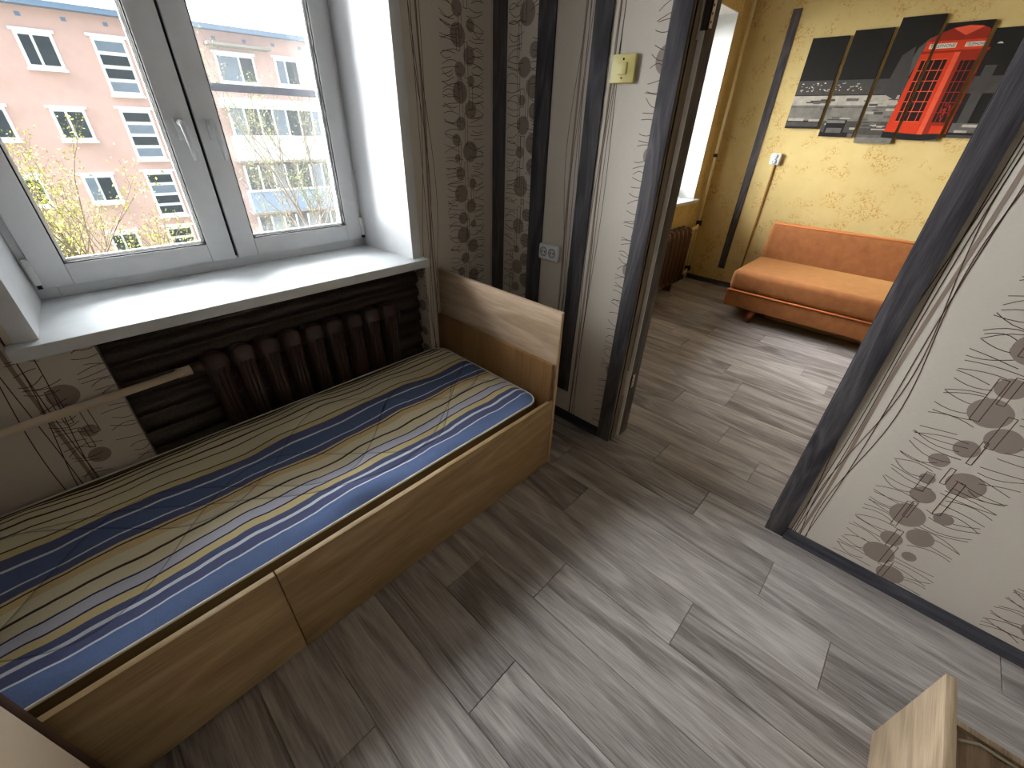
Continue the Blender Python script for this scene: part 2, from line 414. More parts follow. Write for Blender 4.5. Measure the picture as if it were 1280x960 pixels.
# doorway: casings, jambs, stop, seal, hinges
door = struct(empty('door_1', (0, D1-DW/2, 0)), 'dark grey wood doorway without a door leaf')
DH = 2.03
def cas(y0, y1, x0, x1, m='strip'): return box('casing', x0, x1, y0, y1, 0, DH+CW, m, door, .002)
cas(D1, D1+CW, -.012, .0); cas(D2-CW, D2, -.012, .0)
cas(D1, D1+CW, TD+.006, TD+.018); cas(D2-CW, D2, TD+.006, TD+.018)
box('casing', -.012, 0, D2, D1, DH, DH+CW, 'stripY', door, .002)
box('casing', TD+.006, TD+.018, D2, D1, DH, DH+CW, 'stripY', door, .002)
box('jamb', -.004, TD+.012, D1+.0015, D1+.02, 0, DH+.02, 'taupe', door)
box('jamb', -.004, TD+.012, D2-.02, D2-.0015, 0, DH+.02, 'taupe', door)
box('head_jamb', -.004, TD+.012, D2-.0015, D1+.0015, DH+.0, DH+.02, 'taupe', door)
box('groove', .012, .016, D1-.003, D1+.002, 0, DH, 'hole', door)
box('stop', .080, TD+.022, D1-.016, D1+.001, 0, DH, 'strip', door, .001)
box('stop', .080, TD+.012, D2-.0014, D2+.003, 0, DH, 'strip', door, .0005)
box('seal', .074, .0798, D1-.0155, D1+.001, 0, 1.74, 'white', door)
for z in (.31, 1.75):
    h = multi('hinge', [(.086, .122, D1-.0175, D1-.016, z, z+.075), (.055, .062, D1-.004, D1+.001, z-.035, z+.11)], 'metal', door, .0005)
    tube('knuckle', [(.083, D1-.020, z-.01), (.083, D1-.020, z+.085)], .004, 'brass_dark', h, 8)
    for dz in (.015, .037, .058): tube('screw', [(.105, D1-.0174, z+dz), (.105, D1-.0185, z+dz)], .004, 'hole', h, 8)

# ------------------------------------------------------------------ near window
SY, SX0, SX1, SZ = -.052, -1.883, -.460, .889
FX0, FX1, FY, FZ1 = -1.788, -.553, .385, 2.25
win = struct(empty('window_1', ((FX0+FX1)/2, FY, SZ)), 'white plastic double-sash window with grey glare and two handles')
wl = win.location
box('sill', SX0, SX1, SY, FY+.03, SZ-.039, SZ, 'sill_face', win, .004)
def prism(name, poly, z0, z1, mat, parent):
    pl = parent_loc(parent); n = len(poly)
    V = [Vector((x, y, z0))-pl for x, y in poly]+[Vector((x, y, z1))-pl for x, y in poly]
    F = [tuple(range(n))[::-1], tuple(range(n, 2*n))]+[(i, (i+1) % n, n+(i+1) % n, n+i) for i in range(n)]
    return mesh(name, V, F, mat, parent)
prism('reveal_panel', [(WX0-.001, 0), (WX0, -.002), (FX0, FY), (FX0, FY+.02), (WX0-.001, FY+.02)], SZ, WZ1-.01, 'white_pvc', win)
prism('reveal_panel', [(WX1+.001, FY+.02), (FX1, FY+.02), (FX1, FY), (WX1, -.002), (WX1+.001, 0)], SZ, WZ1-.01, 'white_pvc', win)
box('reveal_panel', WX0, WX1, -.002, FY+.02, WZ1-.012, WZ1+.0, 'white_pvc', win)
box('corner_trim', -1.864, WX0, -.005, .0, SZ, WZ1+.05, 'white_pvc', win, .001)
box('corner_trim', WX1, -.474, -.005, .0, SZ, WZ1+.05, 'white_pvc', win, .001)
box('corner_trim', WX0, WX1, -.005, .0, WZ1-.012, WZ1+.05, 'white_pvc', win, .001)
# fixed frame
def frame(name, x0, x1, z0, z1, w, y0, y1, mat, parent, bev=.003, wb=None):
    wb = wb or w
    return multi(name, [(x0, x0+w, y0, y1, z0, z1), (x1-w, x1, y0, y1, z0, z1), (x0+w, x1-w, y0, y1, z0, z0+wb), (x0+w, x1-w, y0, y1, z1-w, z1)], mat, parent, bev)
frame('fixed_frame', FX0, FX1, SZ, FZ1, .055, FY, FY+.075, 'white_pvc', win)
box('gasket', -1.166, -1.160, FY-.012, FY+.02, SZ+.05, FZ1-.05, 'gasket', win)
box('mullion', -1.185, -1.141, FY+.01, FY+.075, SZ+.05, FZ1-.05, 'white_pvc', win)
for x0, x1, gx0, gx1, hs in ((-1.766, -1.168, -1.687, -1.257, 1), (-1.158, -.574, -1.079, -.648, 1)):
    sash = multi('sash', [(x0, gx0, FY-.018, FY+.05, .928, FZ1-.04), (gx1, x1, FY-.018, FY+.05, .928, FZ1-.04),
                          (gx0, gx1, FY-.018, FY+.05, .928, 1.0), (gx0, gx1, FY-.018, FY+.05, FZ1-.11, FZ1-.04)], 'white_pvc', win, .004)
    g = .004
    frame('glazing_gasket', gx0, gx1, 1.0, FZ1-.11, g, FY-.012, FY+.02, 'gasket', sash, 0)
    frame('spacer', gx0+g, gx1-g, 1.0+g, FZ1-.11-g, .008, FY+.012, FY+.022, 'metal', sash, 0)
    box('pane', gx0, gx1, FY+.0, FY+.003, 1.0, FZ1-.11, 'glass', sash)
    hx = -1.213 if x0 < -1.5 else -1.113
    hd = multi('handle', [(hx-.016, hx+.016, FY-.028, FY-.018, 1.37, 1.44)], 'white_pvc', sash, .003)
    tube('lever', [(hx, FY-.028, 1.425), (hx, FY-.058, 1.425), (hx+.002, FY-.064, 1.415), (hx+.006, FY-.062, 1.36), (hx+.009, FY-.058, 1.305)], [.010, .010, .011, .010, .008], 'white_pvc', hd, 10)
for hx, sgn in ((-1.772, 1), (-.566, -1)):
    h = box('hinge_cover', hx-.009, hx+.009, FY-.028, FY-.004, .945, 1.03, 'white_pvc', win, .003)
    box('hinge_pin', hx-.006, hx+.006, FY-.026, FY-.006, .932, .9445, 'gasket', h)
# insect screen outside the right sash
scr = tag(empty('insect_screen', (-.863, .50, .95)), 'insect screen with dark grey crossbar outside the sash nearer the doorway', 'insect screen')
zb = hit(330, 113, 1, .50).z
frame('screen_frame', -1.13, -.60, .95, 2.22, .022, .495, .507, 'far_white', scr, .001)
box('crossbar', -1.108, -.622, .493, .509, zb-.013, zb+.013, 'screen_grey', scr, .001)
box('net', -1.108, -.622, .4995, .5005, .972, 2.198, 'net', scr)

# far room window (only its white reveal and sill end show)
win2 = struct(empty('window_2', (2.21, .40, W2Z0+.03)), 'white window of the yellow far room')
box('sill', W2X0-.05, W2X1+.045, YW2-.05, .42, W2Z0, W2Z0+.03, 'sill_face', win2, .004)
box('reveal_panel', W2X1-.006, W2X1, YW2-.002, .42, W2Z0+.03, W2Z1, 'white', win2)
box('reveal_panel', W2X0, W2X0+.006, YW2-.002, .42, W2Z0+.03, W2Z1, 'white', win2)
box('reveal_panel', W2X0, W2X1, YW2-.002, .42, W2Z1-.006, W2Z1, 'white', win2)
frame('fixed_frame', W2X0, W2X1, W2Z0+.03, W2Z1, .06, .40, .47, 'white_pvc', win2)
for a, b in ((W2X0+.05, 1.565), (1.575, 2.245), (2.255, W2X1-.05)):
    s = frame('sash', a, b, W2Z0+.08, W2Z1-.05, .07, .385, .45, 'white_pvc', win2)
    box('pane', a+.07, b-.07, .41, .413, W2Z0+.15, W2Z1-.12, 'glass', s)

# ------------------------------------------------------------------ wallpaper print (flat print on the paper)
class Print:
    def __init__(s, to3, mats): s.V = []; s.F = []; s.fm = []; s.to3 = to3; s.mats = mats; s.rects = []
    def poly(s, pts, mi, lift=0):
        for r in s.rects:
            q = clip(pts, r)
            if len(q) >= 3:
                i = len(s.V); s.V += [s.to3(u, v, lift) for u, v in q]; s.F.append(tuple(range(i, i+len(q)))); s.fm.append(mi)
    def stroke(s, pts, w, mi, lift=0):
        for (a, b), (c, d) in zip(pts, pts[1:]):
            L = math.hypot(c-a, d-b)
            if L < 1e-6: continue
            nx, ny = -(d-b)/L*w/2, (c-a)/L*w/2
            s.poly([(a+nx, b+ny), (a-nx, b-ny), (c-nx, d-ny), (c+nx, d+ny)], mi, lift)
    def circle(s, u, v, r, mi, lift=0, n=28):
        s.nc = getattr(s, 'nc', 0)+1; s.poly([(u+r*math.cos(2*PI*i/n), v+r*math.sin(2*PI*i/n)) for i in range(n)], mi, lift+2e-6*s.nc)
    def build(s, name, parent):
        pl = parent_loc(parent)
        return mesh(name, [Vector(v)-pl for v in s.V], s.F, s.mats, parent, None, s.fm)
def clip(poly, r):
    u0, u1, v0, v1 = r
    for ax, lim, sg in ((0, u0, 1), (0, u1, -1), (1, v0, 1), (1, v1, -1)):
        out = []
        for i in range(len(poly)):
            a, b = poly[i-1], poly[i]; ia, ib = sg*(a[ax]-lim) >= 0, sg*(b[ax]-lim) >= 0
            if ia != ib:
                t = (lim-a[ax])/(b[ax]-a[ax]); out.append((a[0]+t*(b[0]-a[0]), a[1]+t*(b[1]-a[1])))
            if ib: out.append(b)
        poly = out
        if not poly: return []
    return poly
PM = ['print_circle', 'print_line', 'print_band']
def px_circle(px, py, rx, ry, ax, v, ua):
    c = hit(px, py, ax, v); a = hit(px+1, py, ax, v)-c; b = hit(px, py+1, ax, v)-c
    det = abs(a[ua]*b.z-a.z*b[ua]); return (c[ua], c.z, math.sqrt(rx*ry*det))
def bursts(P, uc, v0, v1, hw, rng, lmin=.45, step=.019):
    v = v0
    while v < v1:
        for side in (-1, 1):
            if rng.random() < .93:
                L = hw*rng.uniform(lmin, lmin+.4); e = hw*rng.uniform(.92, 1.0)
                s0 = rng.uniform(-.025, .025); bend = rng.uniform(-.018, .018)
                pts = []
                for i in range(6):
                    t = i/5; u = uc+side*(e-L*t); pts.append((u, v+rng.uniform(-.0, .0)+s0*(1-t)**1.5+bend*math.sin(t*PI)))
                P.stroke(pts, .0022, 1, .0003)
        v += step*rng.uniform(.7, 1.3)
def boxes_(P, uc, v0, v1, rng):
    v = v0
    while v < v1:
        h = rng.uniform(.05, .16); u = uc+rng.uniform(-.045, .035); w = rng.uniform(.012, .022)
        P.stroke([(u, v), (u+w, v), (u+w, v+h), (u, v+h), (u, v)], .0022, 1, .0005)
        v += rng.uniform(.04, .10)
def waves(P, uc, v0, v1, rng, spread=.03, n=5):
    for k in range(n):
        o = (k-(n-1)/2)/n*2*spread; ph = rng.uniform(0, 6.28); am = spread*rng.uniform(.35, .8) if k in (0, n-1, 2) else spread*.12; fr = rng.uniform(4.2, 6.5)
        pts = [(uc+o+am*math.sin(fr*v+ph), v) for v in [v0+(v1-v0)*i/60 for i in range(61)]]
        P.stroke(pts, .0026 if k != 3 else .010, 1 if k != 3 else 2, .0003 if k != 3 else .0002)
# doorway wall (u = y, looking along +x)
rng = random.Random(11)
P = Print(lambda u, v, l: Vector((-.0004-l, u, v)), PM)
P.rects = [(-.285, -.107, .19, H)]
cs = [(100, 40, 25, 42), (123, 157, 17, 27), (90, 213, 20, 33), (120, 275, 24, 38), (82, 318, 11, 17), (120, 352, 19, 25), (85, 397, 19, 30), (115, 455, 22, 33), (75, 482, 12, 20), (112, 527, 17, 25),
      (77, 590, 22, 32), (97, 680, 14, 20), (70, 715, 17, 24), (92, 760, 16, 22), (65, 787, 8, 12), (90, 820, 15, 20), (67, 843, 16, 22), (90, 885, 16, 22), (62, 905, 10, 15)]
col = [px_circle(620+a/2.53, b/2.53, rx/2.53, ry/2.53, 0, 0, 1) for a, b, rx, ry in cs]
for u, v, r in col:
    for dv in (-.62, 0, .62): P.circle(u, v+dv, r, 0) if (dv == 0 or not (.62 < v+dv < 1.95)) else None
bursts(P, -.225, .2, H, .115, rng); boxes_(P, -.21, .2, H, rng)
P.rects = [(-.557, -.376, .19, H), (-.557, -.376, .052, .185)]; waves(P, -.525, 0, H, rng, .03)
P.rects = [(D1+CW, -.637, .052, H), (-.637, -.557, .052, .185)]; waves(P, -.672, 0, H, rng, .022, 5)
bursts(P, -.925, .05, H, .115, rng, step=.024)
for v, r in ((.42, .03), (.93, .034), (1.07, .02), (1.37, .03), (1.66, .045), (2.0, .03)): P.circle(-.877, v, r, 0)
P.rects = [(YB, D2-CW, .052, H)]
waves(P, -1.850, 0, H, rng, .042, 7)
cs = [(738, 85, 28, 30), (712, 190, 45, 28), (653, 258, 63, 38), (692, 337, 50, 30), (585, 352, 40, 23), (510, 382, 30, 19), (478, 432, 23, 14), (582, 452, 57, 34), (465, 477, 37, 22), (423, 532, 47, 33), (522, 543, 27, 18),
      (380, 595, 30, 20), (458, 595, 37, 25), (345, 633, 43, 27), (428, 645, 20, 13), (375, 693, 35, 25)]
col = [px_circle(940+a/2.182, 400+b/2.182, rx/2.182, ry/2.182, 0, 0, 1) for a, b, rx, ry in cs]
DU = hit(1050, 684, 0, 0).y-hit(1236, 778, 0, 0).y
ucR = sum(c[0] for c in col)/len(col); vmax = max(c[1] for c in col)
for u, v, r in col:
    for dv in (0, .64, 1.28, 1.92):
        P.circle(u, v+dv, r, 0); P.circle(u-DU, v+dv, r, 0); P.circle(u-2*DU, v+dv-.22, r, 0)
for d in (0, DU, 2*DU):
    bursts(P, ucR-d, .05, H, .14, rng, .55, step=.019); boxes_(P, ucR-d, .05, H, rng)
P.build('wallpaper_print', dwall)
# window wall (u = x)
P = Print(lambda u, v, l: Vector((u, -.0004-l, v)), PM)
P.rects = [(-.474, 0, .889, H), (NX1, 0, .052, .889)]
cs = [(377, 50, 38, 58, 0), (383, 232, 50, 85, 0), (468, 170, 27, 47, 0), (460, 377, 38, 62, 0), (398, 465, 35, 52, 0), (473, 540, 23, 35, 0), (400, 617, 48, 75, 0), (470, 735, 38, 58, 0), (407, 825, 32, 45, 0),
      (377, 25, 27, 40, 170), (468, 105, 45, 70, 170), (385, 148, 18, 27, 170), (405, 250, 30, 42, 170), (485, 317, 25, 33, 170), (410, 385, 42, 60, 170), (475, 467, 32, 43, 170), (423, 547, 30, 40, 170),
      (490, 585, 18, 25, 170), (425, 660, 42, 52, 170), (487, 730, 32, 42, 170), (437, 812, 27, 33, 170), (410, 900, 22, 25, 170), (490, 925, 38, 38, 170)]
col = [px_circle(500+a/5.336, o+b/5.336, rx/5.336, ry/5.336, 1, 0, 0) for a, b, rx, ry, o in cs]
for u, v, r in col: P.circle(u, v, r, 0)
ucW = sum(c[0] for c in col)/len(col)
for u, v, r in col:
    if v < 1.4: P.circle(u, v-.7, r, 0)
    if v > 1.3: P.circle(u, v+.68, r, 0)
bursts(P, ucW, .05, H, .125, rng, step=.015); boxes_(P, ucW, .05, H, rng)
waves(P, -.405, 0, H, rng, .035, 6)
P.rects = [(XL, NX0, .0, SZ-.04), (XL, -1.864, SZ-.04, H)]
for a, b, rx, ry in ((345, 325, 100, 58), (490, 515, 52, 33), (545, 645, 62, 42)):
    u, v, r = px_circle(a/4.364, 420+b/4.364, rx/4.364, ry/4.364, 1, 0, 0); P.circle(u, v, r, 0); uc = u
bursts(P, -1.80, .3, .85, .11, rng, step=.020); boxes_(P, -1.83, .5, .62, rng); waves(P, -1.90, 0, H, rng, .045, 6)
P.build('wallpaper_print', ww)
P = Print(lambda u, v, l: Vector((NX1-.0004-l, u, v)), PM); P.rects = [(.0, ND, .0, SZ-.04)]
for v, r in ((.80, .035), (.62, .03), (.47, .025), (.36, .03)): P.circle(.05, v, r, 0)
bursts(P, .05, .1, .85, .06, rng); P.build('wallpaper_print', ww)

# embossed panel in the niche behind the radiator
V = []; F = []; nx, nz = 40, 120
for j in range(nz+1):
    z = .02+(WZ0-.022)*j/nz
    for i in range(nx+1):
        x = NX0+.004+(NX1-NX0-.008)*i/nx
        w = abs(math.sin(z*PI/.072+.35*math.sin(x*3.1+j*.01)))**.7
        V.append((x, ND-.004-.026*w-.002*math.sin(x*23+z*40), z))
for j in range(nz):
    for i in range(nx): a = j*(nx+1)+i; F.append((a, a+1, a+nx+2, a+nx+1))
pn = mesh('embossed_panel', V, F, 'foil', ww, None, None, True); pn['label'] = 'dark brown embossed panel with horizontal ridges'

# ------------------------------------------------------------------ radiators
def section_mesh(name, w, depth, h, mat):
    """one cast-iron section: two ribbed columns joined by top and bottom headers; base at z=0, centred in x and y"""
    bm = bmesh.new()
    def loft(rings):
        vs = [[bm.verts.new(p) for p in r] for r in rings]
        n = len(vs[0])
        for a, b in zip(vs, vs[1:]):
            for i in range(n): bm.faces.new((a[i], a[(i+1) % n], b[(i+1) % n], b[i]))
        bm.faces.new(vs[0][::-1]); bm.faces.new(vs[-1])
    def ring(cx, cy, rx, ry, z, n=14): return [Vector((cx+rx*math.cos(2*PI*i/n), cy+ry*math.sin(2*PI*i/n), z)) for i in range(n)]
    for s in (-1, 1):
        cy = s*depth*.27
        loft([ring(0, cy*.8, w*.34, depth*.16, .01), ring(0, cy, w*.44, depth*.24, .04), ring(0, cy, w*.36, depth*.21, .09), ring(0, cy, w*.34, depth*.21, h*.5),
              ring(0, cy, w*.37, depth*.21, h-.08), ring(0, cy, w*.46, depth*.24, h-.045), ring(0, cy*.9, w*.40, depth*.20, h-.012), ring(0, cy*.6, w*.2, depth*.1, h)])
        # raised rib down the face
        for rx_ in (-w*.17, 0, w*.17):
            ry_ = .195 if rx_ else .215
            loft([ring(rx_, cy+s*depth*ry_, w*.055, depth*.07, .07, 8), ring(rx_, cy+s*depth*ry_, w*.05, depth*.07, h*.5, 8), ring(rx_, cy+s*depth*ry_, w*.055, depth*.07, h-.06, 8)])
    for z in (.045, h-.05):
        loft([[Vector((x, depth*.20*math.cos(2*PI*i/12), z+.032*math.sin(2*PI*i/12))) for i in range(12)] for x in (-w*.5, w*.5)])
        loft([[Vector((w*.26*math.cos(2*PI*i/12), y, z+.030*math.sin(2*PI*i/12))) for i in range(12)] for y in (-depth*.34, depth*.34)])
    bmesh.ops.recalc_face_normals(bm, faces=bm.faces)
    me = bpy.data.meshes.new(name); bm.to_mesh(me); bm.free(); me.materials.append(M[mat])
    me.polygons.foreach_set('use_smooth', [True]*len(me.polygons)); return me
RY = .037; RX0, RDX, RN = -1.428, .0942, 9
rad = tag(empty('radiator', (RX0+RDX*4, RY, .12)), 'dark brown cast-iron radiator under the window behind the bed', 'radiator')
sm = section_mesh('radiator_section', .092, .076, .575, 'iron')
for i in range(RN):
    o = bpy.data.objects.new('section', sm); C.objects.link(o); o.parent = rad; o.location = (RDX*(i-4), 0, 0)
box('plug', RX0+RDX*8+.046, RX0+RDX*8+.062, RY-.02, RY+.02, .605, .645, 'iron', rad, .004)
for x in (RX0+RDX*.5, RX0+RDX*7.5): box('foot_bracket', x-.012, x+.012, RY-.02, ND-.002, .0, .13, 'iron', rad)
z0 = hit(228, 466, 1, .02).z; x0 = hit(228, 466, 1, .02).x; pl_ = hit(0, 543, 1, -.085)
pp = tag(tube('heating_pipe', [(x0+.01, .022, z0), pl_, pl_+(pl_-Vector((x0, .02, z0)))*.80], .0135, 'pipe_paint', None, 14),
         'cream painted heating pipe running to the brown radiator', 'pipe')
tube('coupling', [(x0-.015, .023, z0), (x0+.028, .027, z0)], .018, 'pipe_paint', pp, 14)
tube('valve_nut', [(x0+.028, .027, z0), (RX0-.044, .03, z0)], .020, 'iron', pp, 6)

# ------------------------------------------------------------------ bed
BX0, BX1, BY0, BY1, BZ = -2.36, -.378, -.810, -.004, .385
bed = tag(empty('bed', ((BX0+BX1)/2, -.41, 0)), 'oak-look single bed with high headboard and drawer fronts under the window', 'bed')
box('headboard', BX1, BX1+.018, BY0, BY1, 0, .814, 'oakY', bed, .0012)
box('edge_band', BX1+.0005, BX1+.0175, BY0-.0012, BY0+.0005, 0, .8135, 'edge', bed)
box('inner_board', BX1-.020, BX1-.001, -.800, BY1-.002, .08, .574, 'brown', bed, .0012)
box('footboard', BX0, BX0+.016, BY0, BY1, 0, .57, 'oakY', bed, .0012)
box('edge_band', BX0+.0005, BX0+.0155, BY0-.0012, BY0+.0005, 0, .5695, 'edge', bed)
SEAM = -1.5966
for a, b in ((BX0+.017, SEAM-.0015), (SEAM+.0015, BX1-.001)):
    box('drawer_front', a, b, BY0, BY0+.018, .006, BZ, 'oakX', bed, .0012)
box('side_rail', BX0+.017, BX1-.021, BY0+.019, BY0+.035, .02, BZ-.04, 'chipboard', bed)
box('back_rail', BX0+.017, BX1-.021, BY1-.025, BY1-.009, .06, .30, 'oakX', bed)
box('base_board', BX0+.017, BX1-.021, BY0+.036, BY1-.026, .26, .276, 'chipboard', bed)

# mattress: one soft body with wavy top, piping round both rims
MX0, MX1, MY0, MY1, MZ0, MZ1 = BX0+.022, -.412, -.758, -.022, .278, .398
mat = empty('mattress', (MX0, MY1, MZ0)); tag(mat, 'thin quilted mattress with blue, cream and yellow stripes on the bed', 'mattress')
def outline(x0, x1, y0, y1, r, n=8):
    pts = []
    for cx, cy, a0 in ((x1-r, y1-r, 0), (x0+r, y1-r, 90), (x0+r, y0+r, 180), (x1-r, y0+r, 270)):
        for i in range(n+1): a = math.radians(a0+90*i/n); pts.append((cx+r*math.cos(a), cy+r*math.sin(a)))
    return pts
LX, LY = MX1-MX0, MY1-MY0
rr = .07
def inside_scale(x, y):  # distance to the rounded border
    dx = min(x, LX-x); dy = min(-y, LY+y)
    if dx < rr and dy < rr: return rr-math.hypot(rr-dx, rr-dy)
    return min(dx, dy)
V = []; F = []; nx, ny = 150, 70; idx = {}
rg = random.Random(3); ph = [rg.uniform(0, 6.28) for _ in range(8)]
def mz(x, y):
    d = max(0, inside_scale(x, y)); t = min(1, d/.05)
    bump = .006*math.sin(6.3*x+ph[0]+9*y)+.004*math.sin(14*x+ph[1]-12*y)+.003*math.sin(22*x+ph[2]+17*y)*(1 if x > .8 else .4)
    return MZ1-MZ0-.012*(1-t)**2+bump*t
for j in range(ny+1):
    for i in range(nx+1):
        x = LX*i/nx; y = -LY*j/ny
        # pull the corners onto the rounded outline
        cx = min(max(x, rr), LX-rr); cy = min(max(y, -LY+rr), -rr); d = Vector((x-cx, y-cy))
        if abs(x-cx) > 1e-9 and abs(y-cy) > 1e-9:
            m_ = max(abs(d.x), abs(d.y)); d = d/d.length*m_
            x, y = cx+d.x, cy+d.y
        V.append((x, y, mz(x, y)))
for j in range(ny):
    for i in range(nx): a = j*(nx+1)+i; F.append((a, a+nx+1, a+nx+2, a+1))
mesh('ticking', V, F, 'mattress', mat, None, None, True)
ol = outline(0, LX, -LY, 0, rr)
ztop = [mz(x, y) for x, y in ol]
V = []; n = len(ol)
for f_, sc in ((1, .0), (.85, .006), (.5, .009), (.15, .006), (0, 0)):
    for (x, y), z in zip(ol, ztop):
        nxn = (x-LX/2)/LX*2; nyn = (y+LY/2)/LY*2
        V.append((x+(sc if x > LX/2 else -sc)*(abs(nxn) > .9), y+(sc if y > -LY/2 else -sc)*(abs(nyn) > .85), z*f_))
F = [(k*n+i, (k+1)*n+i, (k+1)*n+(i+1) % n, k*n+(i+1) % n) for k in range(4) for i in range(n)]+[tuple(range(4*n, 5*n))]
mesh('side_border', V, F, 'mat_side', mat, None, None, True)
def ringtube(name, z_, r, m):
    pts = [Vector((x, y, z if z_ else .004))+Vector((MX0, MY1, MZ0)) for (x, y), z in zip(ol, ztop)]; pts += [pts[0]]
    return tube(name, pts, r, m, mat, 8, False)
ringtube('piping', 1, .0042, 'piping'); ringtube('piping', 0, .004, 'piping')

# ------------------------------------------------------------------ wardrobe whose edge cuts into the picture at the foot of the bed
M['ward'] = plain('beige_laminate', (190, 172, 148), .6, .25, 0, (90, .1, .002))
wd = tag(empty('wardrobe', (-2.20, -1.25, 0)), 'tall beige wardrobe with a dark edge beside the foot of the bed', 'wardrobe')
WXF = -2.028
box('carcass', XL+.004, WXF-.022, -1.62, -.872, .0, 2.05, 'edge_dark', wd, .001)
box('door', WXF-.02, WXF, -1.255, -.905, .08, 2.03, 'ward', wd, .002)
box('door', WXF-.02, WXF, -1.615, -1.26, .08, 2.03, 'ward', wd, .002)
box('edge_profile', WXF-.021, WXF-.001, -.903, -.872, .0, 2.05, 'edge_dark', wd, .004)

# ------------------------------------------------------------------ switch and sockets
sw = tag(empty('light_switch', (0, -.713, 1.594)), 'yellowed square light switch beside the doorway', 'light switch')
box('plate', -.016, 0, -.762, -.664, 1.597, 1.683, 'switch', sw, .004)
k = box('rocker', -.021, -.016, -.731, -.695, 1.622, 1.658, 'switch', sw, .0015)
for z in (1.612, 1.668): tube('screw', [(-.0155, -.713, z), (-.0175, -.713, z)], .0035, 'hole', sw, 10)
so = tag(empty('wall_socket', (0, -.445, .892)), 'white double power socket on the striped wall beside the headboard', 'socket')
box('plate', -.030, 0, -.502, -.378, .884, .962, 'socket', so, .012, 3)
def disc(name, c, r, nrm, mat, parent, t=.001): return tube(name, [Vector(c), Vector(c)+Vector(nrm)*t], r, mat, parent, 20)
for y in (-.413, -.466):
    d = tube('outlet_well', [(-.0295, y, .925), (-.0305, y, .925)], .021, 'white_pvc', so, 24)
    rim = [(-.0308, y+.021*math.cos(2*PI*i/24), .925+.021*math.sin(2*PI*i/24)) for i in range(25)]
    tube('outlet_rim', rim, .0013, 'screen_grey', so, 6, False)
    for dy in (-.0085, .0085): tube('pin_hole', [(-.0304, y+dy, .925), (-.0316, y+dy, .925)], .0035, 'hole', d, 10)
s2 = tag(empty('wall_socket', (X2, -.50, 1.20)), 'small white double socket on the yellow wall above the sofa', 'socket')
box('plate', X2-.03, X2, -.545, -.455, 1.205, 1.30, 'socket', s2, .012, 3)
for z in (1.232, 1.275):
    d = tube('outlet_well', [(X2-.029, -.50, z), (X2-.0315, -.50, z)], .017, 'white_pvc', s2, 18)
    rim = [(X2-.0312, -.50+.018*math.cos(2*PI*i/18), z+.018*math.sin(2*PI*i/18)) for i in range(19)]
    tube('outlet_rim', rim, .0018, 'screen_grey', s2, 6, False)
    for dy in (-.008, .008): tube('pin_hole', [(X2-.031, -.50+dy, z), (X2-.0325, -.50+dy, z)], .003, 'hole', d, 8)
M['cord_brown'] = plain('cord_brown', (150, 112, 56), .6, .3)
tag(box('cable_channel', X2-.012, X2, -.512, -.498, .10, 1.204, 'cord_brown', None, .002), 'thin brown cable channel down the yellow wall to the sofa', 'cable channel')

# ------------------------------------------------------------------ far room: radiator, pipes, sofa
rad2 = tag(empty('radiator', (2.30, -.035, .09)), 'brown cast-iron radiator under the window of the yellow room', 'radiator')
sm2 = section_mesh('radiator_section_far', .092, .13, .56, 'iron2')
for i in range(7):
    o = bpy.data.objects.new('section', sm2); C.objects.link(o); o.parent = rad2; o.location = (.094*(i-3)+.09, 0, 0)
for x in (2.2, 2.6): box('foot_bracket', x-.012, x+.012, -.05, YW2-.001, .0, .13, 'iron2', rad2)
RP = Vector((3.09, .015, 0))
rp = tag(tube('riser_pipe', [(3.09, .012, 0), (3.09, .012, H)], .014, 'pipe_yellow', None, 12), 'yellow painted vertical heating riser in the corner of the yellow room', 'pipe')
for z in (.60, .13):
    tube('branch', [(2.72, -.035, z), (2.90, -.030, z), (3.0, -.02, z+.005), (3.09, .012, z+.005)], .012, 'pipe_yellow', rp, 10)
    tube('coupling', [(2.90, -.031, z), (2.95, -.028, z)], .019, 'pipe_yellow', rp, 8)
tube('clamp', [(3.09, .012, 1.24), (3.09, .012, 1.27)], .020, 'brass_dark', rp, 10)
box('valve', 3.07, 3.11, -.02, .03, .60, .65, 'brass_dark', rp, .004)
box('valve', 3.065, 3.115, -.02, .03, .12, .17, 'brass_dark', rp, .004)

sofa = tag(empty('sofa', (2.75, -1.58, 0)), 'low orange-brown velour sofa against the yellow wall', 'sofa')
SYA, SYB = -.675, -2.50
def soft(name, x0, x1, y0, y1, z0, z1, bev, parent, mat='velour', lean=0):
    pl = parent_loc(parent); bm = box_bm(x0, x1, y0, y1, z0, z1, bev, 4)
    for v in bm.verts:
        v.co.x += lean*(v.co.z-z0); v.co -= pl
    return from_bm(name, bm, mat, parent, None, True)
soft('base', 2.31, 3.12, SYB, SYA, .115, .262, .012, sofa)
soft('seat', 2.30, 3.10, SYB+.005, SYA-.005, .268, .437, .042, sofa)
soft('backrest', 2.97, 3.13, SYB+.01, SYA-.015, .30, .748, .05, sofa, lean=.10)
tube('piping', [(2.303, SYA-.005, .266), (2.303, SYB+.005, .266)], .007, 'velour_pipe', sofa, 8)
tube('piping', [(3.03, SYA-.04, .742), (3.03, SYB+.04, .742)], .006, 'velour_pipe', sofa, 8)
for x in (2.37, 3.02):
    for y in (-.925, -2.27):
        tube('leg', [(x, y, .14), (x-.02 if x < 2.7 else x+.02, y+.02, 0)], [.036, .024], 'leg_wood', sofa, 12)
box('plinth_board', 2.52, 2.54, SYB+.1, SYA-.33, .02, .125, 'chipboard', sofa)

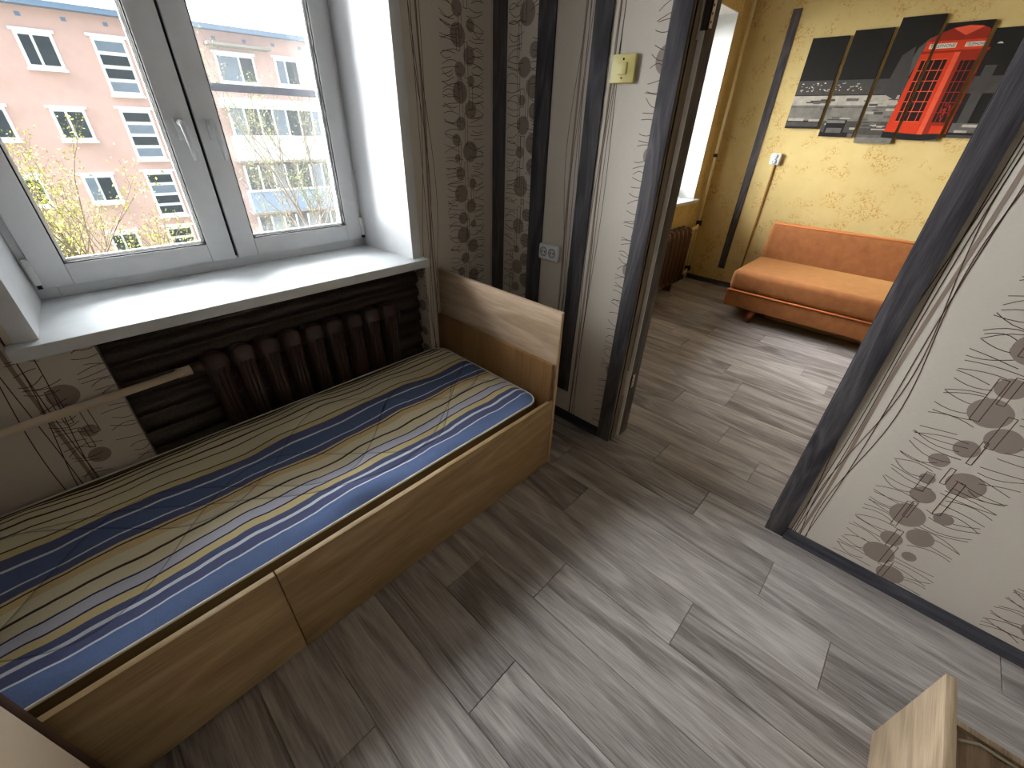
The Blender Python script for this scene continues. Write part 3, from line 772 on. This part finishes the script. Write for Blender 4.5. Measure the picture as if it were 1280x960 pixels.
# ------------------------------------------------------------------ five-part canvas picture
PX = X2-.022
Ms = {}
def pm(n, c, rough=.7): M['pic_'+n] = plain('pic_'+n, c, rough, .2, 0, (26, .0), .4 if 'grey' in n else .14); Ms[n] = 'pic_'+n
for n, c in (('black', (34, 32, 30)), ('red', (206, 62, 30)), ('dred', (146, 44, 28)), ('lred', (226, 92, 62)), ('grey', (120, 116, 108)), ('lgrey', (168, 162, 150)), ('dgrey', (74, 70, 66)), ('mgrey', (96, 92, 88)),
             ('white', (222, 214, 198)), ('pane', (40, 26, 22)), ('mist', (72, 70, 68)), ('smoke', (92, 88, 84))): pm(n, c)
names_ = list(Ms); PMATS = [Ms[n] for n in names_]; MI = {n: i for i, n in enumerate(names_)}
panels = [(-.490, -.745, 1.500, 2.126), (-.772, -1.018, 1.446, 2.154), (-1.042, -1.290, 1.411, 2.205), (-1.307, -1.561, 1.442, 2.150), (-1.583, -1.835, 1.467, 2.102)]
plabels = ['dark canvas of night river lights and parapet, beside the grey wall strip', 'dark canvas with stone wall and small black bench, no red on it', 'tallest of the five canvases, with the edge of the red phone box', 'canvas showing most of the red phone box and its domed top', 'dark street canvas partly hidden behind the door casing']
G = [(n, p) for n, p in []]
shapes = []   # (material, polygon in (u=-y, z))
def R_(n, u0, u1, v0, v1): shapes.append((n, [(u0, v0), (u1, v0), (u1, v1), (u0, v1)]))
def PG(n, pts): shapes.append((n, pts))
R_('black', .4, 1.9, 1.3, 2.3)
rp_ = random.Random(4)
R_('dgrey', .4, 1.9, 1.74, 1.80); R_('mist', .4, 1.9, 1.80, 1.84)
for i in range(46): u = .5+rp_.random()*.45; v = 1.76+rp_.random()*.06; R_('lgrey' if i % 3 else 'white', u, u+.006+rp_.random()*.012, v, v+.006)
R_('lgrey', .4, 1.22, 1.66, 1.735); R_('grey', .4, 1.22, 1.56, 1.67); R_('dgrey', .4, 1.22, 1.48, 1.56); R_('mgrey', .4, 1.22, 1.652, 1.66)
for i in range(40): u = .48+rp_.random()*.7; v = 1.50+rp_.random()*.21; R_(('mgrey', 'lgrey', 'dgrey')[i % 3], u, u+.03+rp_.random()*.07, v, v+.008+rp_.random()*.012)
R_('black', .48, .76, 1.548, 1.556); R_('black', .48, .76, 1.50, 1.515); R_('lgrey', .50, .62, 1.555, 1.575); R_('lgrey', .66, .74, 1.553, 1.57)
R_('black', .80, .94, 1.46, 1.57); R_('mgrey', .815, .925, 1.475, 1.51); R_('grey', .80, .93, 1.545, 1.565)
R_('mgrey', .98, 1.9, 1.38, 1.475); R_('grey', 1.02, 1.3, 1.40, 1.45); R_('dgrey', 1.02, 1.9, 1.468, 1.485)
PG('smoke', [(1.19, 1.90), (1.21, 2.02), (1.25, 2.07), (1.30, 2.09), (1.29, 2.05), (1.26, 2.0), (1.235, 1.9), (1.21, 1.8)])
PG('mist', [(1.10, 1.75), (1.13, 1.98), (1.19, 2.03), (1.22, 1.85), (1.2, 1.7)])
# phone box: left face u 1.235..1.44, right face 1.44..1.585
bz, tz = 1.482, 2.0
PG('black', [(1.21, 1.455), (1.45, 1.44), (1.60, 1.46), (1.60, 1.50), (1.21, 1.50)])
PG('red', [(1.215, 1.495), (1.44, bz), (1.44, 2.0), (1.24, 1.985)])
PG('dred', [(1.44, bz), (1.59, 1.495), (1.59, 1.99), (1.44, 2.0)])
PG('lred', [(1.425, bz), (1.455, bz), (1.455, 2.0), (1.425, 2.0)])
PG('dred', [(1.235, 1.98), (1.60, 1.985), (1.60, 2.0), (1.235, 1.998)])
PG('red', [(1.245, 1.995), (1.585, 1.995), (1.585, 2.05), (1.245, 2.05)])
PG('dred', [(1.245, 2.05), (1.585, 2.05), (1.58, 2.075), (1.55, 2.105), (1.50, 2.125), (1.44, 2.13), (1.36, 2.12), (1.29, 2.09), (1.25, 2.06)])
PG('lred', [(1.36, 2.118), (1.44, 2.128), (1.52, 2.118), (1.46, 2.085), (1.44, 2.075), (1.42, 2.085)])
R_('white', 1.268, 1.415, 2.008, 2.036); R_('white', 1.462, 1.568, 2.010, 2.036)
R_('pane', 1.258, 1.402, 1.565, 1.945); R_('pane', 1.478, 1.575, 1.56, 1.935)
for u in (1.282, 1.330, 1.378): R_('lred', u-.002, u+.002, 1.565, 1.945)
for i in range(7): v = 1.565+.38*i/6; R_('lred', 1.258, 1.402, v-.0022, v+.0022)
for u in (1.497, 1.527, 1.557): R_('dred', u-.002, u+.002, 1.56, 1.935)
for i in range(7): v = 1.56+.375*i/6; R_('dred', 1.478, 1.575, v-.002, v+.002)
R_('red', 1.49, 1.59, 1.49, 1.54)
for i in range(14): u = 1.485+rp_.random()*.08; v = 1.57+rp_.random()*.1; R_('dred', u, u+.008, v, v+.02)
R_('mist', 1.62, 1.68, 1.50, 1.9); R_('mgrey', 1.60, 1.9, 1.50, 1.56); R_('lgrey', 1.66, 1.82, 1.535, 1.552); R_('lgrey', 1.63, 1.70, 1.50, 1.515)
PG('white', [(1.622, 2.018), (1.632, 2.026), (1.645, 2.026), (1.655, 2.016)])
def text_polys(s, u0, u1, v0, v1):
    cu = bpy.data.curves.new('t', 'FONT'); cu.body = s; cu.size = 1; cu.resolution_u = 2; cu.fill_mode = 'FRONT'
    o = bpy.data.objects.new('t', cu); C.objects.link(o); dg = bpy.context.evaluated_depsgraph_get()
    me = bpy.data.meshes.new_from_object(o.evaluated_get(dg)); bpy.data.objects.remove(o)
    xs = [v.co.x for v in me.vertices]; ys = [v.co.y for v in me.vertices]; a, b, c, d = min(xs), max(xs), min(ys), max(ys)
    for p in me.polygons: shapes.append(('black', [(u0+(me.vertices[i].co.x-a)/(b-a)*(u1-u0), v0+(me.vertices[i].co.y-c)/(d-c)*(v1-v0)) for i in p.vertices]))
    bpy.data.meshes.remove(me)
text_polys('TELEPHONE', 1.274, 1.409, 2.013, 2.031); text_polys('TELEPHONE', 1.467, 1.563, 2.015, 2.031)
for (ya, yb, za, zb_), lab in zip(panels, plabels):
    cv = tag(empty('picture_canvas', (X2, (ya+yb)/2, za)), lab, 'picture', 'five-part phone box picture')
    box('canvas', PX, X2-.001, yb, ya, za, zb_, Ms['black'], cv, .002)
    V = []; F = []; fm = []
    pl = parent_loc(cv)
    for k, (n, poly) in enumerate(shapes):
        q = clip(poly, (-ya+.001, -yb-.001, za+.001, zb_-.001))
        if len(q) >= 3:
            i = len(V); V += [Vector((PX-.0004-.00002*k, -u, v))-pl for u, v in q]; F.append(tuple(range(i, i+len(q)))); fm.append(MI[n])
    mesh('print', V, F, PMATS, cv, None, fm)

# ------------------------------------------------------------------ low wooden stand and cable near the camera
st = tag(empty('low_stand', (-.80, -2.45, 0)), 'low open-topped oak-look stand on the floor near the doorway wall', 'stand')
box('side_panel', -1.02, -.576, -2.209, -2.188, 0, .363, 'oakE', st, .0012)
box('side_panel', -1.02, -.576, -2.72, -2.699, 0, .363, 'oakE', st, .0012)
SHZ = .20; SHX = hit(1240, 931, 2, SHZ).x
box('shelf', -1.02, SHX-.018, -2.698, -2.210, SHZ-.018, SHZ, 'oakE', st, .0012)
box('back_rail', SHX-.017, SHX, -2.698, -2.210, SHZ-.10, SHZ+.012, 'oakE', st)
cz = SHZ+.0036
p1 = hit(1199, 925, 2, cz); p2 = hit(1225, 927, 2, cz); p3 = hit(1272, 958, 2, cz); p4 = hit(1330, 1010, 2, cz)
cp = [p1, p2] + [hit(1248, 940, 2, cz), p3, p4]
cp = [Vector((min(p.x, SHX-.024), min(p.y, -2.214), cz)) for p in cp]
tag(tube('white_cable', cp, .0035, 'cable', None, 8), 'white electric cable lying on the shelf of the low stand', 'cable')

# ------------------------------------------------------------------ outside: ground, apartment block, trees
GZ = -9.6
struct(box('ground', -60, 80, 3.0, 45, GZ-.3, GZ, 'grass'), 'grass and ground between the buildings')
A = math.radians(-6); DS = Vector((math.cos(A), math.sin(A), 0)); DN = Vector((-math.sin(A), math.cos(A), 0)); K = 31.4/22; DD = 31.4
ORG = Vector((CAM.x, CAM.y, 0))+DN*DD
bld = empty('apartment_block', (ORG.x, ORG.y, GZ), A); tag(bld, 'pink five-storey apartment block across the yard', 'building')
def fb(name, s0, s1, h0, h1, d0, d1, mat, parent=bld, k=K):
    """facade box: s along, h above eye level, d towards the viewer (negative d = out of the facade); local coords of the block"""
    b = (s0*k, s1*k, d0, d1, h0*k+CAM.z-GZ, h1*k+CAM.z-GZ)
    lo = Vector((0, 0, 0)); p = parent
    while p is not None and p is not bld: lo += p.location; p = p.parent
    cx, cy, cz_ = (b[0]+b[1])/2, (b[2]+b[3])/2, b[4]
    bm = box_bm(b[0]-cx, b[1]-cx, b[2]-cy, b[3]-cy, 0, b[5]-b[4])
    return from_bm(name, bm, mat, parent, (cx-lo.x, cy-lo.y, cz_-lo.z))
GH = (GZ-CAM.z)/K
fb('wall', -9, 14, GH, 2.56, 0, 11, 'pink')
fb('eave', -9.4, 14.4, 2.56, 2.70, -.55, .1, 'eave')
V = []; F = []; n = 300; s0, s1 = -9.4*K, 14.4*K
for i in range(n+1):
    x = s0+(s1-s0)*i/n; dz = .05*(i % 2)
    V += [(x, -.6, 2.70*K+CAM.z-GZ+dz), (x, 5.5, 2.70*K+CAM.z-GZ+3.6+dz)]
for i in range(n): F.append((2*i, 2*i+2, 2*i+3, 2*i+1))
mesh('roof', V, F, 'roof', bld)
for s in range(-8, 14, 1): fb('vent_hole', s+.25, s+.37, 2.30, 2.40, -.02, .01, 'eave')
def fwin(s0, s1, h0, h1, light=0, sash=.42):
    w = fb('window', s0-.05, s1+.05, h0-.05, h1+.05, -.05, .02, 'far_white')
    m = s0+(s1-s0)*sash; g = .035
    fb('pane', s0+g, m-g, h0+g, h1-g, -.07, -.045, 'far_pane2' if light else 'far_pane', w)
    fb('pane', m+g, s1-g, h0+g, h1-g, -.07, -.045, 'far_pane', w)
    fb('window_sill', s0-.09, s1+.09, h0-.12, h0-.05, -.22, 0, 'far_white', w)
    fb('lintel', s0-.12, s1+.12, h1+.05, h1+.13, -.10, 0, 'far_white', w)
def stair(s0, s1, h0, h1, seed):
    w = fb('stair_window', s0-.05, s1+.05, h0-.05, h1+.05, -.05, .02, 'far_white'); q = (h1-h0)/4
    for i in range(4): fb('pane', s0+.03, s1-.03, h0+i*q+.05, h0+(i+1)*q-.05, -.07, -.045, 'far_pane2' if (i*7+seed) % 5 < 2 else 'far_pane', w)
    fb('window_sill', s0-.09, s1+.09, h0-.12, h0-.05, -.22, 0, 'far_white', w); fb('lintel', s0-.15, s1+.15, h1+.05, h1+.13, -.10, 0, 'far_white', w)
for r in range(5):
    t = 1.90-1.957*r
    for c in (-4.6, -2.78, -.93, 2.35, 6.27, 9.3):
        if c < 7 or r < 6: fwin(c, c+(.76 if c < 6 else .82), t-.80, t, (r+int(c*3)) % 3 == 0)
    if r < 4: stair(.83, 1.60, t-1.40, t+.05, r)
fwin(4.22, 5.45, 1.06, 1.87, 1, .6); fb('canopy', 3.95, 6.05, 2.10, 2.18, -1.0, 0, 'concrete')
for r, (pm_, ) in enumerate((('parapet_white',), ('parapet_blue',), ('parapet_white',), ('concrete',))):
    t = .16-1.957*r
    b = fb('balcony', 3.98, 7.55, t-1.72, t-.90, -1.05, 0, pm_)
    fb('balcony_slab', 3.9, 7.62, t-1.80, t-1.72, -1.15, 0, 'concrete', b)
    fb('balcony_roof', 3.92, 7.62, t+.05, t+.38, -1.15, 0, 'parapet_white', b) if r == 0 else None
    fb('balcony_rail', 3.94, 7.58, t-.92, t-.84, -1.10, -.95, 'far_white', b)
    for i in range(8): s = 3.99+i*.505; fb('glazing_bar', s, s+.07, t-.86, t+.06, -1.06, -.98, 'far_white', b)
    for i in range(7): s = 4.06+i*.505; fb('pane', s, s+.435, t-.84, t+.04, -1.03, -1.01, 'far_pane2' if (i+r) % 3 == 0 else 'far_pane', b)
# entrance canopy low between the blocks
def tree(name, base, height, seed, lean, leafmat_, label, nleaf, spread, lsize, levels=4):
    rg = random.Random(seed); V = []; F = []; tips = []
    def seg(a, b, ra, rb):
        d = (b-a).normalized(); u = d.cross(Vector((.3, .9, .2))).normalized(); w = d.cross(u); i = len(V); n = 5
        for p, r in ((a, ra), (b, rb)):
            for k in range(n): t = 2*PI*k/n; V.append(p+(u*math.cos(t)+w*math.sin(t))*r)
        for k in range(n): F.append((i+k, i+(k+1) % n, i+n+(k+1) % n, i+n+k))
    def grow(p, d, L, r, lev):
        m = 3 if lev < 2 else 2
        for k in range(m):
            d = (d+Vector((rg.uniform(-.14, .14), rg.uniform(-.14, .14), rg.uniform(-.02, .12)))).normalized()
            q = p+d*(L/m); r2 = r*.80; seg(p, q, r, r2); p, r = q, r2
            if lev >= 2: tips.append((p.copy(), lev))
            if lev < levels and k < m-1 or lev == 0:
                for _ in range(2 if lev else 3):
                    a = rg.uniform(0, 6.28); e = Vector((math.cos(a), math.sin(a), rg.uniform(.35, 1.0)))
                    nd = (d*.55+e*spread).normalized(); grow(p, nd, L*rg.uniform(.45, .68), r*.6, lev+1)
        if lev < levels:
            for _ in range(2):
                a = rg.uniform(0, 6.28); nd = (d*.9+Vector((math.cos(a), math.sin(a), .3))*spread*.7).normalized(); grow(p, nd, L*.55, r*.7, lev+1)
    grow(Vector((0, 0, 0)), (Vector((0, 0, 1))+Vector(lean)).normalized(), height*.55, .2, 0)
    zt = max(v.z for v in V); k = height/zt
    t = tag(empty(name, base), label, 'tree', None)
    mesh('branches', [v*k for v in V], F, 'bark', t)
    LV = []; LF = []
    for i in range(nleaf):
        p, lv = rg.choice(tips); c = p*k+Vector((rg.gauss(0, .10), rg.gauss(0, .10), rg.gauss(0, .10))); s = lsize*rg.uniform(.6, 1.3)
        a = Vector((rg.gauss(0, 1), rg.gauss(0, 1), rg.gauss(0, 1))).normalized(); b = a.cross(Vector((rg.gauss(0, 1), rg.gauss(0, 1), rg.gauss(0, 1)))).normalized()
        j = len(LV); LV += [c-a*s, c+b*s*.5, c+a*s, c-b*s*.5]; LF.append((j, j+1, j+2, j+3))
    f = mesh('foliage', LV, LF, leafmat_, t); f['kind'] = 'stuff'
def at(px, py, dist):
    d = ray(px, py); d.z = 0; d.normalize(); p = CAM+d*dist; return Vector((p.x, p.y, GZ))
tree('yard_tree', at(125, 270, 15), 10.9, 3, (.0, .0, 0), 'leaf_y', 'young tree with sparse yellow-green spring leaves in front of the plain facade', 15000, .62, .033)
tree('yard_tree', at(405, 220, 19), 13.0, 8, (-.05, 0, 0), 'leaf_g', 'taller nearly bare tree with pale green buds in front of the balconies', 13000, .62, .03)
